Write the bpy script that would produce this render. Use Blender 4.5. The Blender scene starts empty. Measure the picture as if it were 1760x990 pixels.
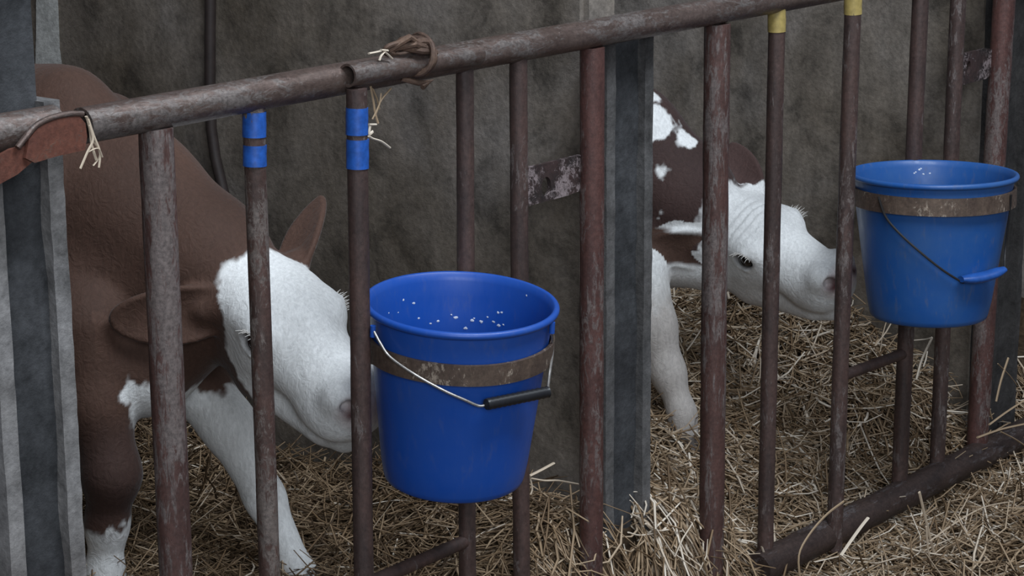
import bpy, bmesh, math, random
import numpy as np
from mathutils import Vector, Matrix

# ---------------------------------------------------------------- camera frame
# World: X runs along the pen front (to the right and away), Y goes into the pens, Z is up.
_d = np.array([111, 15199, 3784.]); _d /= np.linalg.norm(_d)
_e = np.array([3120, -965, 3784.]); _e -= _d * (_e @ _d); _e /= np.linalg.norm(_e)
_n = np.cross(_d, _e)
if _n[2] < 0: _n = -_n
RW = np.stack([_e, _n, -_d])            # camera (x right, y down, z forward) -> world
F = 3784.0
CAM = np.array([-2.02597, -2.25019, 1.78960])

def ray(x, y): return RW @ np.array([x - 880, y - 495, F])
def onY(x, y, Y):
    v = ray(x, y); return CAM + v * ((Y - CAM[1]) / v[1])
def onX(x, y, X):
    v = ray(x, y); return CAM + v * ((X - CAM[0]) / v[0])

scene = bpy.context.scene
COL = scene.collection
cd = bpy.data.cameras.new('camera'); cam = bpy.data.objects.new('camera', cd); COL.objects.link(cam)
cd.sensor_width = 36.0; cd.lens = F / 1760 * 36.0; cd.clip_start = 0.05
m = Matrix.Identity(4)
for i in range(3):
    m[i][0] = RW[i, 0]; m[i][1] = -RW[i, 1]; m[i][2] = -RW[i, 2]; m[i][3] = CAM[i]
cam.matrix_world = m
scene.camera = cam
scene.view_settings.view_transform = 'Standard'
scene.view_settings.look = 'None'
scene.view_settings.gamma = 1.0
scene.view_settings.exposure = 0.46
scene.view_settings.use_curve_mapping = False

world = bpy.data.worlds.new('barn_air'); scene.world = world; world.use_nodes = True
bg = world.node_tree.nodes['Background']
bg.inputs[0].default_value = (0.80, 0.90, 1.10, 1); bg.inputs[1].default_value = 0.13

def area(name, loc, target, size, sizey, power, color):
    l = bpy.data.lights.new(name, 'AREA'); l.shape = 'RECTANGLE'; l.size = size; l.size_y = sizey
    l.energy = power; l.color = color
    o = bpy.data.objects.new(name, l); COL.objects.link(o); o.location = loc
    o.rotation_euler = (Vector(target) - Vector(loc)).to_track_quat('-Z', 'Y').to_euler()
    return o
# daylight from the roof lights over the feed passage and from the open shed side behind the camera
area('roof_light', (0.6, -1.9, 4.6), (1.2, 0.4, 0.4), 3.2, 1.2, 150, (0.84, 0.92, 1.0))
area('open_side_daylight', (-3.6, -4.6, 2.9), (0.9, 0.2, 0.7), 3.2, 2.0, 125, (0.86, 0.93, 1.0))

# ---------------------------------------------------------------- materials
def mat(name, rough=0.7, metal=0.0, spec=0.5):
    m = bpy.data.materials.new(name); m.use_nodes = True
    nt = m.node_tree; b = nt.nodes['Principled BSDF']
    b.inputs['Roughness'].default_value = rough; b.inputs['Metallic'].default_value = metal
    b.inputs['Specular IOR Level'].default_value = spec
    return m, nt, b
def N(nt, t, **k):
    n = nt.nodes.new(t)
    for a, v in k.items():
        if a in n.inputs: n.inputs[a].default_value = v
        else: setattr(n, a, v)
    return n
def coords(nt, scale=(1, 1, 1)):
    tc = N(nt, 'ShaderNodeTexCoord'); mp = N(nt, 'ShaderNodeMapping'); mp.inputs['Scale'].default_value = scale
    nt.links.new(tc.outputs['Object'], mp.inputs[0]); return mp.outputs[0]
def noise(nt, co, scale, detail=5, rough=0.6, dist=0.0):
    n = N(nt, 'ShaderNodeTexNoise', Scale=scale, Detail=detail, Roughness=rough, Distortion=dist)
    nt.links.new(co, n.inputs['Vector']); return n.outputs['Fac']
def ramp(nt, fac, stops, interp='LINEAR'):
    r = N(nt, 'ShaderNodeValToRGB'); cr = r.color_ramp; cr.interpolation = interp
    while len(cr.elements) < len(stops): cr.elements.new(0.5)
    for e, (p, c) in zip(cr.elements, stops):
        e.position = p; e.color = (*c, 1) if len(c) == 3 else c
    nt.links.new(fac, r.inputs[0]); return r.outputs[0]
def mix(nt, fac, a, b, mode='MIX'):
    n = N(nt, 'ShaderNodeMix', data_type='RGBA', blend_type=mode)
    for sock, v in ((n.inputs[0], fac), (n.inputs[6], a), (n.inputs[7], b)):
        if isinstance(v, (int, float)): sock.default_value = v
        elif isinstance(v, tuple): sock.default_value = (*v, 1)
        else: nt.links.new(v, sock)
    return n.outputs[2]
def bump(nt, b, h, strength=0.4, dist=0.01):
    n = N(nt, 'ShaderNodeBump', Strength=strength, Distance=dist)
    nt.links.new(h, n.inputs['Height']); nt.links.new(n.outputs[0], b.inputs['Normal'])
def grey(v): return (v, v, v)

def rust_pipe(name, dark, red, pale, pale_amt, stretch=0.25, vertical=True, rough=0.55):
    m, nt, b = mat(name, rough, 0.45 if 'rail' in name else .15)
    sc = (1, 1, stretch) if vertical else (stretch, 1, 1)
    co = coords(nt, sc); raw = coords(nt)
    base = mix(nt, ramp(nt, noise(nt, co, 22, 6, .65), [(.38, grey(0)), (.62, grey(1))]), dark, red)
    fine = ramp(nt, noise(nt, raw, 130, 4, .7), [(.3, grey(.65)), (.7, grey(1.25))])
    base = mix(nt, 1.0, base, fine, 'MULTIPLY')
    flk = noise(nt, co, 95, 8, .8, .7)
    big = noise(nt, co, 16, 4, .6)
    mul = N(nt, 'ShaderNodeMath', operation='MULTIPLY_ADD'); nt.links.new(big, mul.inputs[0]); mul.inputs[1].default_value = .75
    m2 = N(nt, 'ShaderNodeMath', operation='MULTIPLY'); nt.links.new(flk, m2.inputs[0]); m2.inputs[1].default_value = .95
    nt.links.new(m2.outputs[0], mul.inputs[2])
    pale = mix(nt, 1.0, pale, ramp(nt, noise(nt, raw, 160, 5, .75), [(.32, grey(.45)), (.68, grey(1.3))]), 'MULTIPLY')
    f = ramp(nt, mul.outputs[0], [(.895 - pale_amt, grey(0)), (.965 - pale_amt, grey(.9))])
    col = mix(nt, f, base, pale)
    nt.links.new(col, b.inputs['Base Color'])
    nt.links.new(ramp(nt, flk, [(.3, grey(rough - .1)), (.7, grey(rough + .2))]), b.inputs['Roughness'])
    bump(nt, b, flk, .35, .004)
    return m
M_RAIL = rust_pipe('weathered_rail_steel', (.102, .069, .057), (.160, .114, .097), (.20, .172, .158), 0.035, .35, False, .30)
M_BAR = rust_pipe('dark_bar_steel', (.052, .033, .029), (.086, .050, .042), (.16, .13, .12), -0.06, .3, True, .5)
M_WORN = rust_pipe('flaking_bar_steel', (.060, .036, .030), (.095, .052, .042), (.17, .138, .122), 0.06, .4, True, .5)
M_TUBE = rust_pipe('flaking_tube_steel', (.070, .036, .031), (.105, .051, .042), (.17, .138, .128), 0.055, .2, True, .5)
M_REDTUBE = rust_pipe('red_tube_steel', (.068, .031, .027), (.105, .046, .038), (.16, .125, .115), 0.02, .3, True, .5)
M_BEAM = rust_pipe('bottom_rail_steel', (.040, .027, .024), (.07, .045, .038), (.13, .11, .11), 0, .3, False, .55)
M_BAND = rust_pipe('rusty_hoop_steel', (.075, .048, .036), (.125, .085, .062), (.35, .28, .22), -0.06, .5, True, .6)
M_PLATE = rust_pipe('flaked_plate_steel', (.022, .017, .016), (.05, .028, .026), (.30, .24, .24), 0.03, 1, True, .6)
M_ORANGE = rust_pipe('orange_primer_steel', (.115, .040, .026), (.15, .052, .032), (.12, .07, .05), -0.04, 1, True, .6)
M_WIRE = rust_pipe('rusty_wire', (.085, .05, .036), (.15, .09, .06), (.2, .15, .12), -0.05, 1, True, .6)

def plain(name, col, rough=.5, metal=0, var=.25, vs=40, spec=.5):
    m, nt, b = mat(name, rough, metal, spec)
    co = coords(nt)
    v = ramp(nt, noise(nt, co, vs, 5, .65), [(.3, tuple(c * (1 - var) for c in col)), (.7, tuple(c * (1 + var) for c in col))])
    nt.links.new(v, b.inputs['Base Color']); return m
M_BLUETAPE = plain('blue_tape', (.015, .085, .36), .45, 0, .3, 90)
M_YELTAPE = plain('yellow_tape', (.38, .285, .095), .5, 0, .2, 90)
M_GALV = plain('galvanised_wire', (.32, .30, .28), .4, .7, .3, 200)
M_GRIP = plain('black_plastic', (.012, .012, .014), .4)
M_BLUEGRIP = plain('blue_plastic', (.014, .075, .30), .4)
M_DARKWIRE = plain('dark_wire', (.02, .018, .018), .5, .3)
M_MILK = plain('milk_flecks', (.68, .72, .80), .4)
M_EYE = plain('wet_eye', (.006, .004, .004), .06, 0, .2, 30, .8)
M_LASH = plain('pale_lash', (.62, .59, .55), .6)
M_PIPE = plain('dark_water_pipe', (.03, .021, .019), .6, .1)

def bucket_mat(name, col, dusty):
    m, nt, b = mat(name, .38, 0, .45)
    co = coords(nt)
    n1 = noise(nt, co, 7, 5, .6); n2 = noise(nt, coords(nt, (1, 1, .35)), 60, 5, .7)
    c = mix(nt, ramp(nt, n1, [(.35, grey(0)), (.8, grey(dusty))]), col, (col[0] + .05, col[1] + .05, col[2] * .9))
    c = mix(nt, ramp(nt, n2, [(.56, grey(0)), (.72, grey(dusty * .55))]), c, (.12, .13, .16))
    nt.links.new(c, b.inputs['Base Color'])
    nt.links.new(ramp(nt, n2, [(.3, grey(.32)), (.7, grey(.5))]), b.inputs['Roughness'])
    bump(nt, b, n2, .08, .002)
    return m
M_BUCKET = bucket_mat('blue_bucket_plastic', (.008, .068, .36), .30)
M_BUCKET2 = bucket_mat('scuffed_blue_bucket_plastic', (.010, .080, .30), .65)

def concrete(name, a, b_, c_, streak=.5):
    m, nt, b = mat(name, .85, 0, .25)
    co = coords(nt)
    big = noise(nt, co, 2.2, 4, .6, .3); mid = noise(nt, co, 9, 6, .68, .3); fine = noise(nt, co, 85, 5, .7)
    st = noise(nt, coords(nt, (1, 1, .12)), 12, 5, .6)
    col = ramp(nt, big, [(.32, a), (.52, b_), (.70, c_)])
    col = mix(nt, .85, col, ramp(nt, mid, [(.32, grey(.35)), (.46, grey(.95)), (.68, grey(1.5))]), 'MULTIPLY')
    col = mix(nt, streak, col, ramp(nt, st, [(.3, grey(.55)), (.7, grey(1.4))]), 'MULTIPLY')
    col = mix(nt, .8, col, ramp(nt, fine, [(.3, grey(.7)), (.7, grey(1.3))]), 'MULTIPLY')
    nt.links.new(col, b.inputs['Base Color'])
    ad = N(nt, 'ShaderNodeMath', operation='ADD'); nt.links.new(mid, ad.inputs[0]); nt.links.new(fine, ad.inputs[1])
    bump(nt, b, ad.outputs[0], .35, .006)
    return m
M_WALL = concrete('stained_concrete', (.100, .080, .060), (.165, .140, .117), (.215, .192, .175))
M_FLOOR = concrete('floor_concrete', (.05, .045, .04), (.08, .07, .06), (.1, .09, .08), 0)
M_POST = concrete('dirty_post_flange', (.13, .12, .115), (.20, .19, .185), (.27, .26, .26))
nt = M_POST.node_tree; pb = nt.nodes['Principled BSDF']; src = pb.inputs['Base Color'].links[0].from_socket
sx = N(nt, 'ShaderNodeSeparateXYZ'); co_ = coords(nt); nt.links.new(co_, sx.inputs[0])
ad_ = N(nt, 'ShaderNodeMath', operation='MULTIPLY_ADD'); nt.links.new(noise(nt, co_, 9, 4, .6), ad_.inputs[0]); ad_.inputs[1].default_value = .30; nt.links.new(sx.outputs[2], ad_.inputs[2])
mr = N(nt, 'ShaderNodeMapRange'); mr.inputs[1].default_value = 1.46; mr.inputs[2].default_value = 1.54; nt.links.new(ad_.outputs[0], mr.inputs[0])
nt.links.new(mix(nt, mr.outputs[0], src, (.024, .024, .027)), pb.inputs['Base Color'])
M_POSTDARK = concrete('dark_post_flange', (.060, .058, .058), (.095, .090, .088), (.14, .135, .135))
M_EDGEPOST = concrete('darkest_post', (.026, .024, .023), (.038, .035, .034), (.055, .052, .050))  # darkest grey of the posts, for the one at the right edge
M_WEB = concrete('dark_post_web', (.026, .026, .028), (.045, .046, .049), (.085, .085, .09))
M_PATCH = concrete('pale_render', (.42, .42, .40), (.50, .50, .48), (.58, .58, .55), .3)

def straw_mat(name):
    m, nt, b = mat(name, .6, 0, .35)
    at = N(nt, 'ShaderNodeAttribute'); at.attribute_name = 'tone'
    c = ramp(nt, at.outputs['Fac'], [(0, (.070, .043, .023)), (.32, (.20, .128, .070)), (.65, (.38, .275, .175)), (1, (.72, .63, .52))])
    nt.links.new(c, b.inputs['Base Color']); return m
M_STRAW = straw_mat('straw_stalks')
mb, nt, b = mat('trodden_straw', .9, 0, .2)
co = coords(nt)
c = ramp(nt, noise(nt, co, 30, 8, .75, 1.2), [(.3, (.028, .018, .010)), (.5, (.10, .064, .036)), (.7, (.22, .15, .09))])
nt.links.new(c, b.inputs['Base Color']); bump(nt, b, noise(nt, co, 70, 8, .8, 1.5), 1.0, .02)
M_BED = mb

m, nt, b = mat('calf_coat', .75, 0, .25)
at = N(nt, 'ShaderNodeAttribute'); at.attribute_name = 'coat'
co = coords(nt)
hair = noise(nt, coords(nt, (1, 1, .25)), 170, 4, .7, .6)
curl = noise(nt, co, 42, 4, .55, 2.2)
c = mix(nt, 1.0, at.outputs['Color'], ramp(nt, hair, [(.3, grey(.80)), (.7, grey(1.12))]), 'MULTIPLY')
nt.links.new(c, b.inputs['Base Color'])
b.inputs['Sheen Weight'].default_value = .12; b.inputs['Sheen Roughness'].default_value = .4
mm = N(nt, 'ShaderNodeMath', operation='MULTIPLY_ADD'); nt.links.new(hair, mm.inputs[0]); mm.inputs[1].default_value = .35; nt.links.new(curl, mm.inputs[2])
bump(nt, b, mm.outputs[0], .38, .006)
M_COAT = m

# ---------------------------------------------------------------- object helpers
def tag(o, label=None, cat=None, group=None, kind=None):
    if label: o['label'] = label
    if cat: o['category'] = cat
    if group: o['group'] = group
    if kind: o['kind'] = kind
    return o
def root(name, loc, label, cat, group=None):
    o = bpy.data.objects.new(name, None); COL.objects.link(o); o.location = loc; o.empty_display_size = .1
    return tag(o, label, cat, group)
def wloc(o):
    p = Vector((0, 0, 0))
    while o is not None: p += o.location; o = o.parent
    return p
def link(name, verts, faces, material, parent=None, loc=None, smooth=True):
    """verts are world coordinates; the mesh is stored relative to the parent (or to loc)"""
    off = wloc(parent) if parent is not None else Vector(loc or (0, 0, 0))
    me = bpy.data.meshes.new(name)
    v = np.asarray(verts, float) - np.array(off)
    me.from_pydata(v.tolist(), [], faces); me.validate()
    if smooth:
        me.polygons.foreach_set('use_smooth', [True] * len(me.polygons))
        if len(me.polygons) < 20000:
            bm = bmesh.new(); bm.from_mesh(me)
            for ed in bm.edges:
                if len(ed.link_faces) == 2 and ed.calc_face_angle(0) > .75: ed.smooth = False
            bm.to_mesh(me); bm.free()
    me.materials.append(material)
    o = bpy.data.objects.new(name, me); COL.objects.link(o)
    if parent is not None: o.parent = parent
    else: o.location = off
    return o
class MB:
    def __init__(s): s.v = []; s.f = []
    def add(s, v, f):
        k = len(s.v); s.v += [tuple(map(float, p)) for p in v]; s.f += [tuple(i + k for i in q) for q in f]
    def box(s, lo, hi):
        x0, y0, z0 = lo; x1, y1, z1 = hi
        s.add([(x0, y0, z0), (x1, y0, z0), (x1, y1, z0), (x0, y1, z0), (x0, y0, z1), (x1, y0, z1), (x1, y1, z1), (x0, y1, z1)],
              [(0, 3, 2, 1), (4, 5, 6, 7), (0, 1, 5, 4), (1, 2, 6, 5), (2, 3, 7, 6), (3, 0, 4, 7)])
    def path(s, pts, r, seg=16, cap=True, flat=1.0, wob=0.0, rng=None):
        pts = [np.array(p, float) for p in pts]; n = len(pts)
        rs = [r] * n if np.isscalar(r) else r
        k = len(s.v); up = None
        for i in range(n):
            t = pts[min(i + 1, n - 1)] - pts[max(i - 1, 0)]; t /= np.linalg.norm(t) + 1e-12
            if up is None:
                up = np.array([0, 0, 1.]) if abs(t[2]) < .9 else np.array([0, 1., 0])
            a = np.cross(t, up); a /= np.linalg.norm(a); up = np.cross(a, t)
            for j in range(seg):
                th = 2 * math.pi * j / seg; rr = rs[i] * (1 + (rng.uniform(-wob, wob) if rng else 0))
                s.v.append(tuple(pts[i] + rr * (math.cos(th) * a + flat * math.sin(th) * up)))
        for i in range(n - 1):
            for j in range(seg):
                s.f.append((k + i * seg + j, k + i * seg + (j + 1) % seg, k + (i + 1) * seg + (j + 1) % seg, k + (i + 1) * seg + j))
        if cap:
            s.f.append(tuple(k + j for j in range(seg))[::-1]); s.f.append(tuple(k + (n - 1) * seg + j for j in range(seg)))
    def build(s, name, material, parent=None, loc=None, smooth=True): return link(name, s.v, s.f, material, parent, loc, smooth)
RNG = random.Random(7)
def sub(p0, p1, n): return [np.array(p0) + (np.array(p1) - np.array(p0)) * i / (n - 1) for i in range(n)]
def pipe(name, p0, p1, r, material, parent, seg=20, wob=.02, hollow=False):
    b = MB()
    b.path(sub(p0, p1, 24), r, seg, not hollow, wob=wob, rng=RNG)
    if hollow:
        k = len(b.v); p0, p1 = np.array(p0), np.array(p1)
        b.path(sub(p1, p0, 6), r * .80, seg, False)
        # annular lips joining the outer and the inner wall
        kin = k
        # inner path runs backwards: mirror index order
        o0 = [j for j in range(seg)]; i0 = [kin + 5 * seg + (seg // 2 - j) % seg for j in range(seg)]
        o1 = [23 * seg + j for j in range(seg)]; i1 = [kin + (seg // 2 - j) % seg for j in range(seg)]
        for o_, i_ in ((o0, i0), (o1, i1)):
            for j in range(seg):
                b.f.append((o_[j], o_[(j + 1) % seg], i_[(j + 1) % seg], i_[j]))
    return b.build(name, material, parent)

# ---------------------------------------------------------------- setting
FLOOR0 = 0.0
b = MB(); b.box((-4, -6, -.12), (6, 2.4, 0)); tag(b.build('floor', M_FLOOR, smooth=False), kind='structure')
W1, W1B = 1.085, 1.185
W2, W2B = 2.645, 2.745
def wall(name, lo, hi, nx=1, ny=60, nz=60):
    """a cast concrete wall, a finely divided box so that its faces stay slightly uneven"""
    b = MB(); b.box(lo, hi); o = b.build(name, M_WALL, smooth=False)
    bm = bmesh.new(); bm.from_mesh(o.data); bmesh.ops.bevel(bm, geom=list(bm.edges), offset=.012, segments=2, affect='EDGES'); bm.to_mesh(o.data); bm.free()
    return tag(o, kind='structure')
wall('wall_middle', (W1, .075, 0), (W1B, 2.25, 2.1))
wall('wall_right', (W2, .075, 0), (W2B, 2.25, 2.1))
wall('wall_left', (-.26, .075, 0), (-.16, 2.25, 2.1))
wall('wall_far', (4.1, .035, 0), (4.2, 2.25, 2.1))
wall('wall_back', (-.5, 2.25, 0), (4.2, 2.37, 2.1))

# pale render patch left on the middle wall high up behind the brown calf
def wallpt(x, y, off=.004):
    p = onX(x, y, W1 - off); return p
pp = [(62, -40), (98, -40), (101, 30), (103, 85), (110, 135), (60, 135), (62, 60)]
b = MB(); fr = [wallpt(x, y, .006) for x, y in pp]; bk = [wallpt(x, y, -.003) for x, y in pp]; n_ = len(pp)
b.add(fr + bk, [tuple(range(n_)), tuple(range(n_, 2 * n_))[::-1]] + [(i, (i + 1) % n_, n_ + (i + 1) % n_, n_ + i) for i in range(n_)])
tag(b.build('trim_1', M_PATCH, smooth=False), kind='structure')

# water pipe on the middle wall
pts = [wallpt(x, y, .016) for x, y in [(362, -60), (361, 60), (361, 150), (363, 220), (370, 270), (384, 330), (405, 420), (425, 520)]]
b = MB(); b.path(pts, .0115, 14)
tag(b.build('water_pipe', M_PIPE, loc=tuple(pts[-1])), 'dark narrow water pipe running up the concrete wall behind the brown calf', 'pipe')

# ---------------------------------------------------------------- H-section posts
def hpost(xl, xr, y0, ztop, label, fm=None, wm=None, rtop=None):
    c = ((xl + xr) / 2, y0 + .07, 0)
    r = root('steel_post', c, label, 'post', 'posts carrying the pen front')
    def rough_box(name, lo, hi, material):
        b = MB(); nz = 70; rg = random.Random(hash((round(lo[0], 3), round(hi[0], 3))) % 1000)
        for i in range(nz + 1):
            z = lo[2] + (hi[2] - lo[2]) * i / nz; j = lambda: .0022 * math.sin(z * 23 + lo[0] * 40) * math.sin(z * 9 + 1) + rg.uniform(-.0006, .0006)
            b.v += [(lo[0] + j(), lo[1] + j(), z), (hi[0] + j(), lo[1] + j(), z), (hi[0] + j(), hi[1], z), (lo[0] + j(), hi[1], z)]
        for i in range(nz):
            for q in range(4): b.f.append((i * 4 + q, i * 4 + (q + 1) % 4, i * 4 + 4 + (q + 1) % 4, i * 4 + 4 + q))
        b.f += [(3, 2, 1, 0), (nz * 4, nz * 4 + 1, nz * 4 + 2, nz * 4 + 3)]
        return b.build(name, material, r, smooth=False)
    t = .026
    rough_box('flange', (xl, y0, 0), (xl + t, y0 + .135, ztop), fm or M_POST)
    rough_box('flange', (xr - t, y0, 0), (xr, y0 + .135, rtop or ztop), fm or M_POST)
    rough_box('web', (xl + t - .001, y0 + .016, 0), (xr - t + .001, y0 + .034, ztop), wm or M_WEB)
    return r
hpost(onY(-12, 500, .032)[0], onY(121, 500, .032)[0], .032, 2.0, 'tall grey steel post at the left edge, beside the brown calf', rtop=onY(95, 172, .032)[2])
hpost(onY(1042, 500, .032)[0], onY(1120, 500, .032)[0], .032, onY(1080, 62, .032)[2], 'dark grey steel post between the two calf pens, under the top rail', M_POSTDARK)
hpost(2.655, 2.80, .032, 2.0, 'dark steel post at the right edge, behind the far bucket', M_EDGEPOST, M_EDGEPOST)

# ---------------------------------------------------------------- pen front railing
fence = root('pen_railing', (1.3, 0, 0), 'long rusty tubular railing across the front of both calf pens', 'railing')
ZR = 1.297
zt = lambda x, y: onY(x, y, 0)[2]
rail = pipe('top_rail', (onY(140, 213, 0)[0], 0, ZR), (3.1, 0, ZR + .008), .0245, M_RAIL, fence, 28, .012, hollow=True)
XS = {}
def vbar(name, x0, y0, x1, y1, r, material, zlo=.12, Y=0):
    a, c = onY(x0, y0, Y), onY(x1, y1, Y); d = (c - a) / (c[2] - a[2])
    return pipe(name, a + d * (zlo - a[2]), a + d * (ZR - (.021 if r > .02 else .010) - a[2]), r, material, fence, 20, .025)
vbar('end_tube', 268, 230, 302, 980, .0243, M_TUBE)
b2 = vbar('bar', 437.5, 250, 463, 980, .0160, M_WORN)
b3 = vbar('bar', 614, 240, 625, 980, .0158, M_BAR, Y=-.034)
vbar('bar', 799, 150, 803, 880, .0145, M_BAR)
vbar('bar', 891, 150, 896, 900, .0150, M_BAR)
vbar('end_tube', 1018, 90, 1016, 980, .0215, M_REDTUBE)
vbar('end_tube', 1233, 60, 1222, 980, .0245, M_TUBE)
b4 = vbar('bar', 1335, 60, 1315, 950, .0165, M_BAR)
b5 = vbar('bar', 1465, 40, 1437, 850, .0170, M_BAR, Y=-.034)
vbar('bar', 1582, 0, 1548, 780, .0180, M_BAR)
vbar('bar', 1647, 0, 1613, 740, .0175, M_BAR)
vbar('end_tube', 1726, 0, 1688, 620, .0255, M_REDTUBE)
def tape(parent, px, y0, y1, r, material, label, Y=0):
    c0, c1 = onY(px, y1, Y), onY(px, y0, Y); b = MB(); rg = random.Random(int(px) + int(y0))
    b.path(sub(c0, c1, 7), r, 24, False, wob=.02, rng=rg)
    k = len(b.v); b.path([c0, c0 + (c1 - c0) * .001], r * .999, 24, True); b.path([c1, c1 + (c1 - c0) * .001], r * .999, 24, True)
    o = b.build('tape_band', material, parent); o['label'] = label; return o
tape(b2, 437, 192, 235, .0174, M_BLUETAPE, 'blue tape band'); tape(b2, 438, 249, 285, .0172, M_BLUETAPE, 'blue tape band')
tape(b3, 613.5, 185, 231, .0170, M_BLUETAPE, 'blue tape band', -.034); tape(b3, 614.5, 239, 289, .0173, M_BLUETAPE, 'blue tape band', -.034)
tape(b4, 1335, 11, 54, .0176, M_YELTAPE, 'yellow tape band'); tape(b5, 1466, -18, 24, .0180, M_YELTAPE, 'yellow tape band', -.034)
# bottom rails
pipe('bottom_rail', (0, 0, .145), (1.007, 0, .145), .022, M_BEAM, fence)
p0, p1 = onY(1300, 980, -.012), onY(1790, 728, -.012)
b = MB(); b.path(sub(p0, p1, 40), .034, 24, True, wob=.035, rng=RNG); b.build('bottom_rail', M_BEAM, fence)
# cross bars low in the feeding gaps
pipe('cross_bar', onY(622, 1008, 0), onY(800, 930, 0), .0115, M_BAR, fence, 14)
pipe('cross_bar', onY(1450, 645, 0), onY(1552, 608, 0), .0120, M_BAR, fence, 14)
# yoke tube lying in front of the top rail
p0, p1 = onY(597, 130, -.028), onY(820, 92, -.028)
pipe('yoke_tube', p0, p1, .0178, M_RAIL, fence, 22, .01, hollow=True)
# wire tie round the two tubes
b = MB(); rg = random.Random(3)
cx = onY(712, 95, -.015)
for k in range(4):
    ph = k * .5; w = []
    for i in range(26):
        a = 2 * math.pi * i / 25
        w.append(cx + np.array([.012 * math.sin(a * 1.0 + ph) + (k - 1.5) * .006, .041 * math.cos(a) - .004, .029 * math.sin(a) + .003 * math.sin(3 * a + k)]))
    b.path(w, .0042, 8, False)
for k in range(3):
    s0 = onY(668 + k * 8, 86 - 3 * k, -.03); s1 = onY(720 + k * 10, 76 + 6 * k, -.045); mid = (s0 + s1) / 2 + np.array([0, -.012, .016 - .009 * k])
    b.path([s0, mid, s1, s1 + np.array([.012, 0, -.004])], .0055, 8)
w = [onY(688 + 26 * math.cos(a) , 84 + 12 * math.sin(a), -.03) + np.array([0, .01 * math.sin(a), 0]) for a in np.linspace(0, 5.6, 18)]
b.path(w, .004, 8)
w = [onY(727 + 15 * math.cos(a), 80 + 9 * math.sin(a), -.044) for a in np.linspace(0, 6.28, 18)]
b.path(w, .006, 8)
b.path([onY(690, 135, -.02), onY(720, 143, -.035), onY(742, 140, -.04), onY(726, 150, -.04)], .0045, 8)
o = b.build('wire_tie', M_WIRE, fence); o['label'] = 'rusty twisted wire tie'
# latch plates with an oval slot
def plate(name, corners, slot, label):
    Yp = .012; out = [onY(x, y, Yp) for x, y in corners]; n = 32
    cx_, cy_, rx, ry = slot
    A = []; B = []
    for i in range(n):
        a = 2 * math.pi * i / n; d = np.array([math.cos(a), math.sin(a)])
        pc = onY(cx_, cy_, Yp)
        B.append((pc[0] + rx * d[0], pc[2] + ry * d[1]))
        # outer rectangle hit by the same direction
        xs = sorted(p[0] for p in out); zs = sorted(p[2] for p in out)
        x0, x1 = xs[0], xs[-1]; z0, z1 = np.mean(zs[:2]), np.mean(zs[2:])
        tx = ((x1 - pc[0]) / d[0]) if d[0] > 1e-6 else ((x0 - pc[0]) / d[0] if d[0] < -1e-6 else 9e9)
        tz = ((z1 - pc[2]) / d[1]) if d[1] > 1e-6 else ((z0 - pc[2]) / d[1] if d[1] < -1e-6 else 9e9)
        t = min(tx, tz); A.append((pc[0] + t * d[0], pc[2] + t * d[1]))
    th = .008; v = []; f = []
    for lst in (A, B):
        for y in (Yp, Yp + th): v += [(p[0], y, p[1]) for p in lst]
    for i in range(n):
        j = (i + 1) % n
        f += [(i, j, 2 * n + j, 2 * n + i), (n + j, n + i, 3 * n + i, 3 * n + j), (j, i, n + i, n + j), (2 * n + i, 2 * n + j, 3 * n + j, 3 * n + i)]
    o = link(name, v, f, M_PLATE, fence, smooth=False); o['label'] = label; return o
plate('latch_plate', [(896, 294), (1005, 262), (1005, 328), (896, 358)], (939, 321, .013, .017), 'dark latch plate with flaking pale paint and an oval slot')
plate('latch_plate', [(1640, 98), (1708, 78), (1708, 132), (1640, 150)], (1665, 116, .010, .015), 'dark latch plate with an oval slot')

# hoops that hold the buckets are welded to the bars
def frame_from(nrm):
    nrm = np.array(nrm, float); nrm /= np.linalg.norm(nrm)
    a = np.array([1., 0, 0]); a -= nrm * (a @ nrm); a /= np.linalg.norm(a); return a, np.cross(nrm, a), nrm
def bucket(cpx, cpy, Y, nrm_cam, R, H, ratio, material, label, hoop_h, hoop_w, grip_mat, wire_mat, seed):
    Ctr = onY(cpx, cpy, Y); a, bb, nn = frame_from(RW @ np.array(nrm_cam))
    base = Ctr - nn * H
    r = root('bucket', tuple(base), label, 'bucket', None)
    rad = lambda h: R * (ratio + (1 - ratio) * (1 + h / H))      # h from -H to 0
    pt = lambda h, th, rr: Ctr + nn * h + rr * (math.cos(th) * a + math.sin(th) * bb)
    prof = []                                                     # (h, radius): bottom, outside, rolled rim, inside
    prof += [(-H + .006, 0), (-H + .006, rad(-H) * .80), (-H + .0, rad(-H) * .84), (-H + .0, rad(-H) * .93), (-H + .004, rad(-H) * .98), (-H + .012, rad(-H))]
    for i in range(1, 12): h = -H + .012 + (H - .022) * i / 11; prof.append((h, rad(h)))
    lip = R + .0045
    for k in range(9):
        t = -math.pi / 2 + math.pi * 1.25 * k / 8; prof.append((-.004 + .006 * math.sin(t), lip - .002 + .0055 * math.cos(t)))
    for i in range(0, 11): h = -.012 - (H - .03) * i / 10; prof.append((h, rad(h) - .004))
    prof += [(-H + .012, rad(-H) * .9), (-H + .012, 0)]
    S = 72; v = []; f = []
    rg = random.Random(seed)
    for (h, q) in prof:
        for j in range(S):
            th = 2 * math.pi * j / S; v.append(pt(h, th, q * (1 + .004 * math.sin(2 * th + seed) * (1 + h / H))))
    for i in range(len(prof) - 1):
        for j in range(S): f.append((i * S + j, i * S + (j + 1) % S, (i + 1) * S + (j + 1) % S, (i + 1) * S + j))
    link('shell', v, f, material, r)
    # rolled-rim bead as its own part
    # milk splashes on the inside
    b = MB()
    return r, Ctr, a, bb, nn, rad, pt

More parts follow.
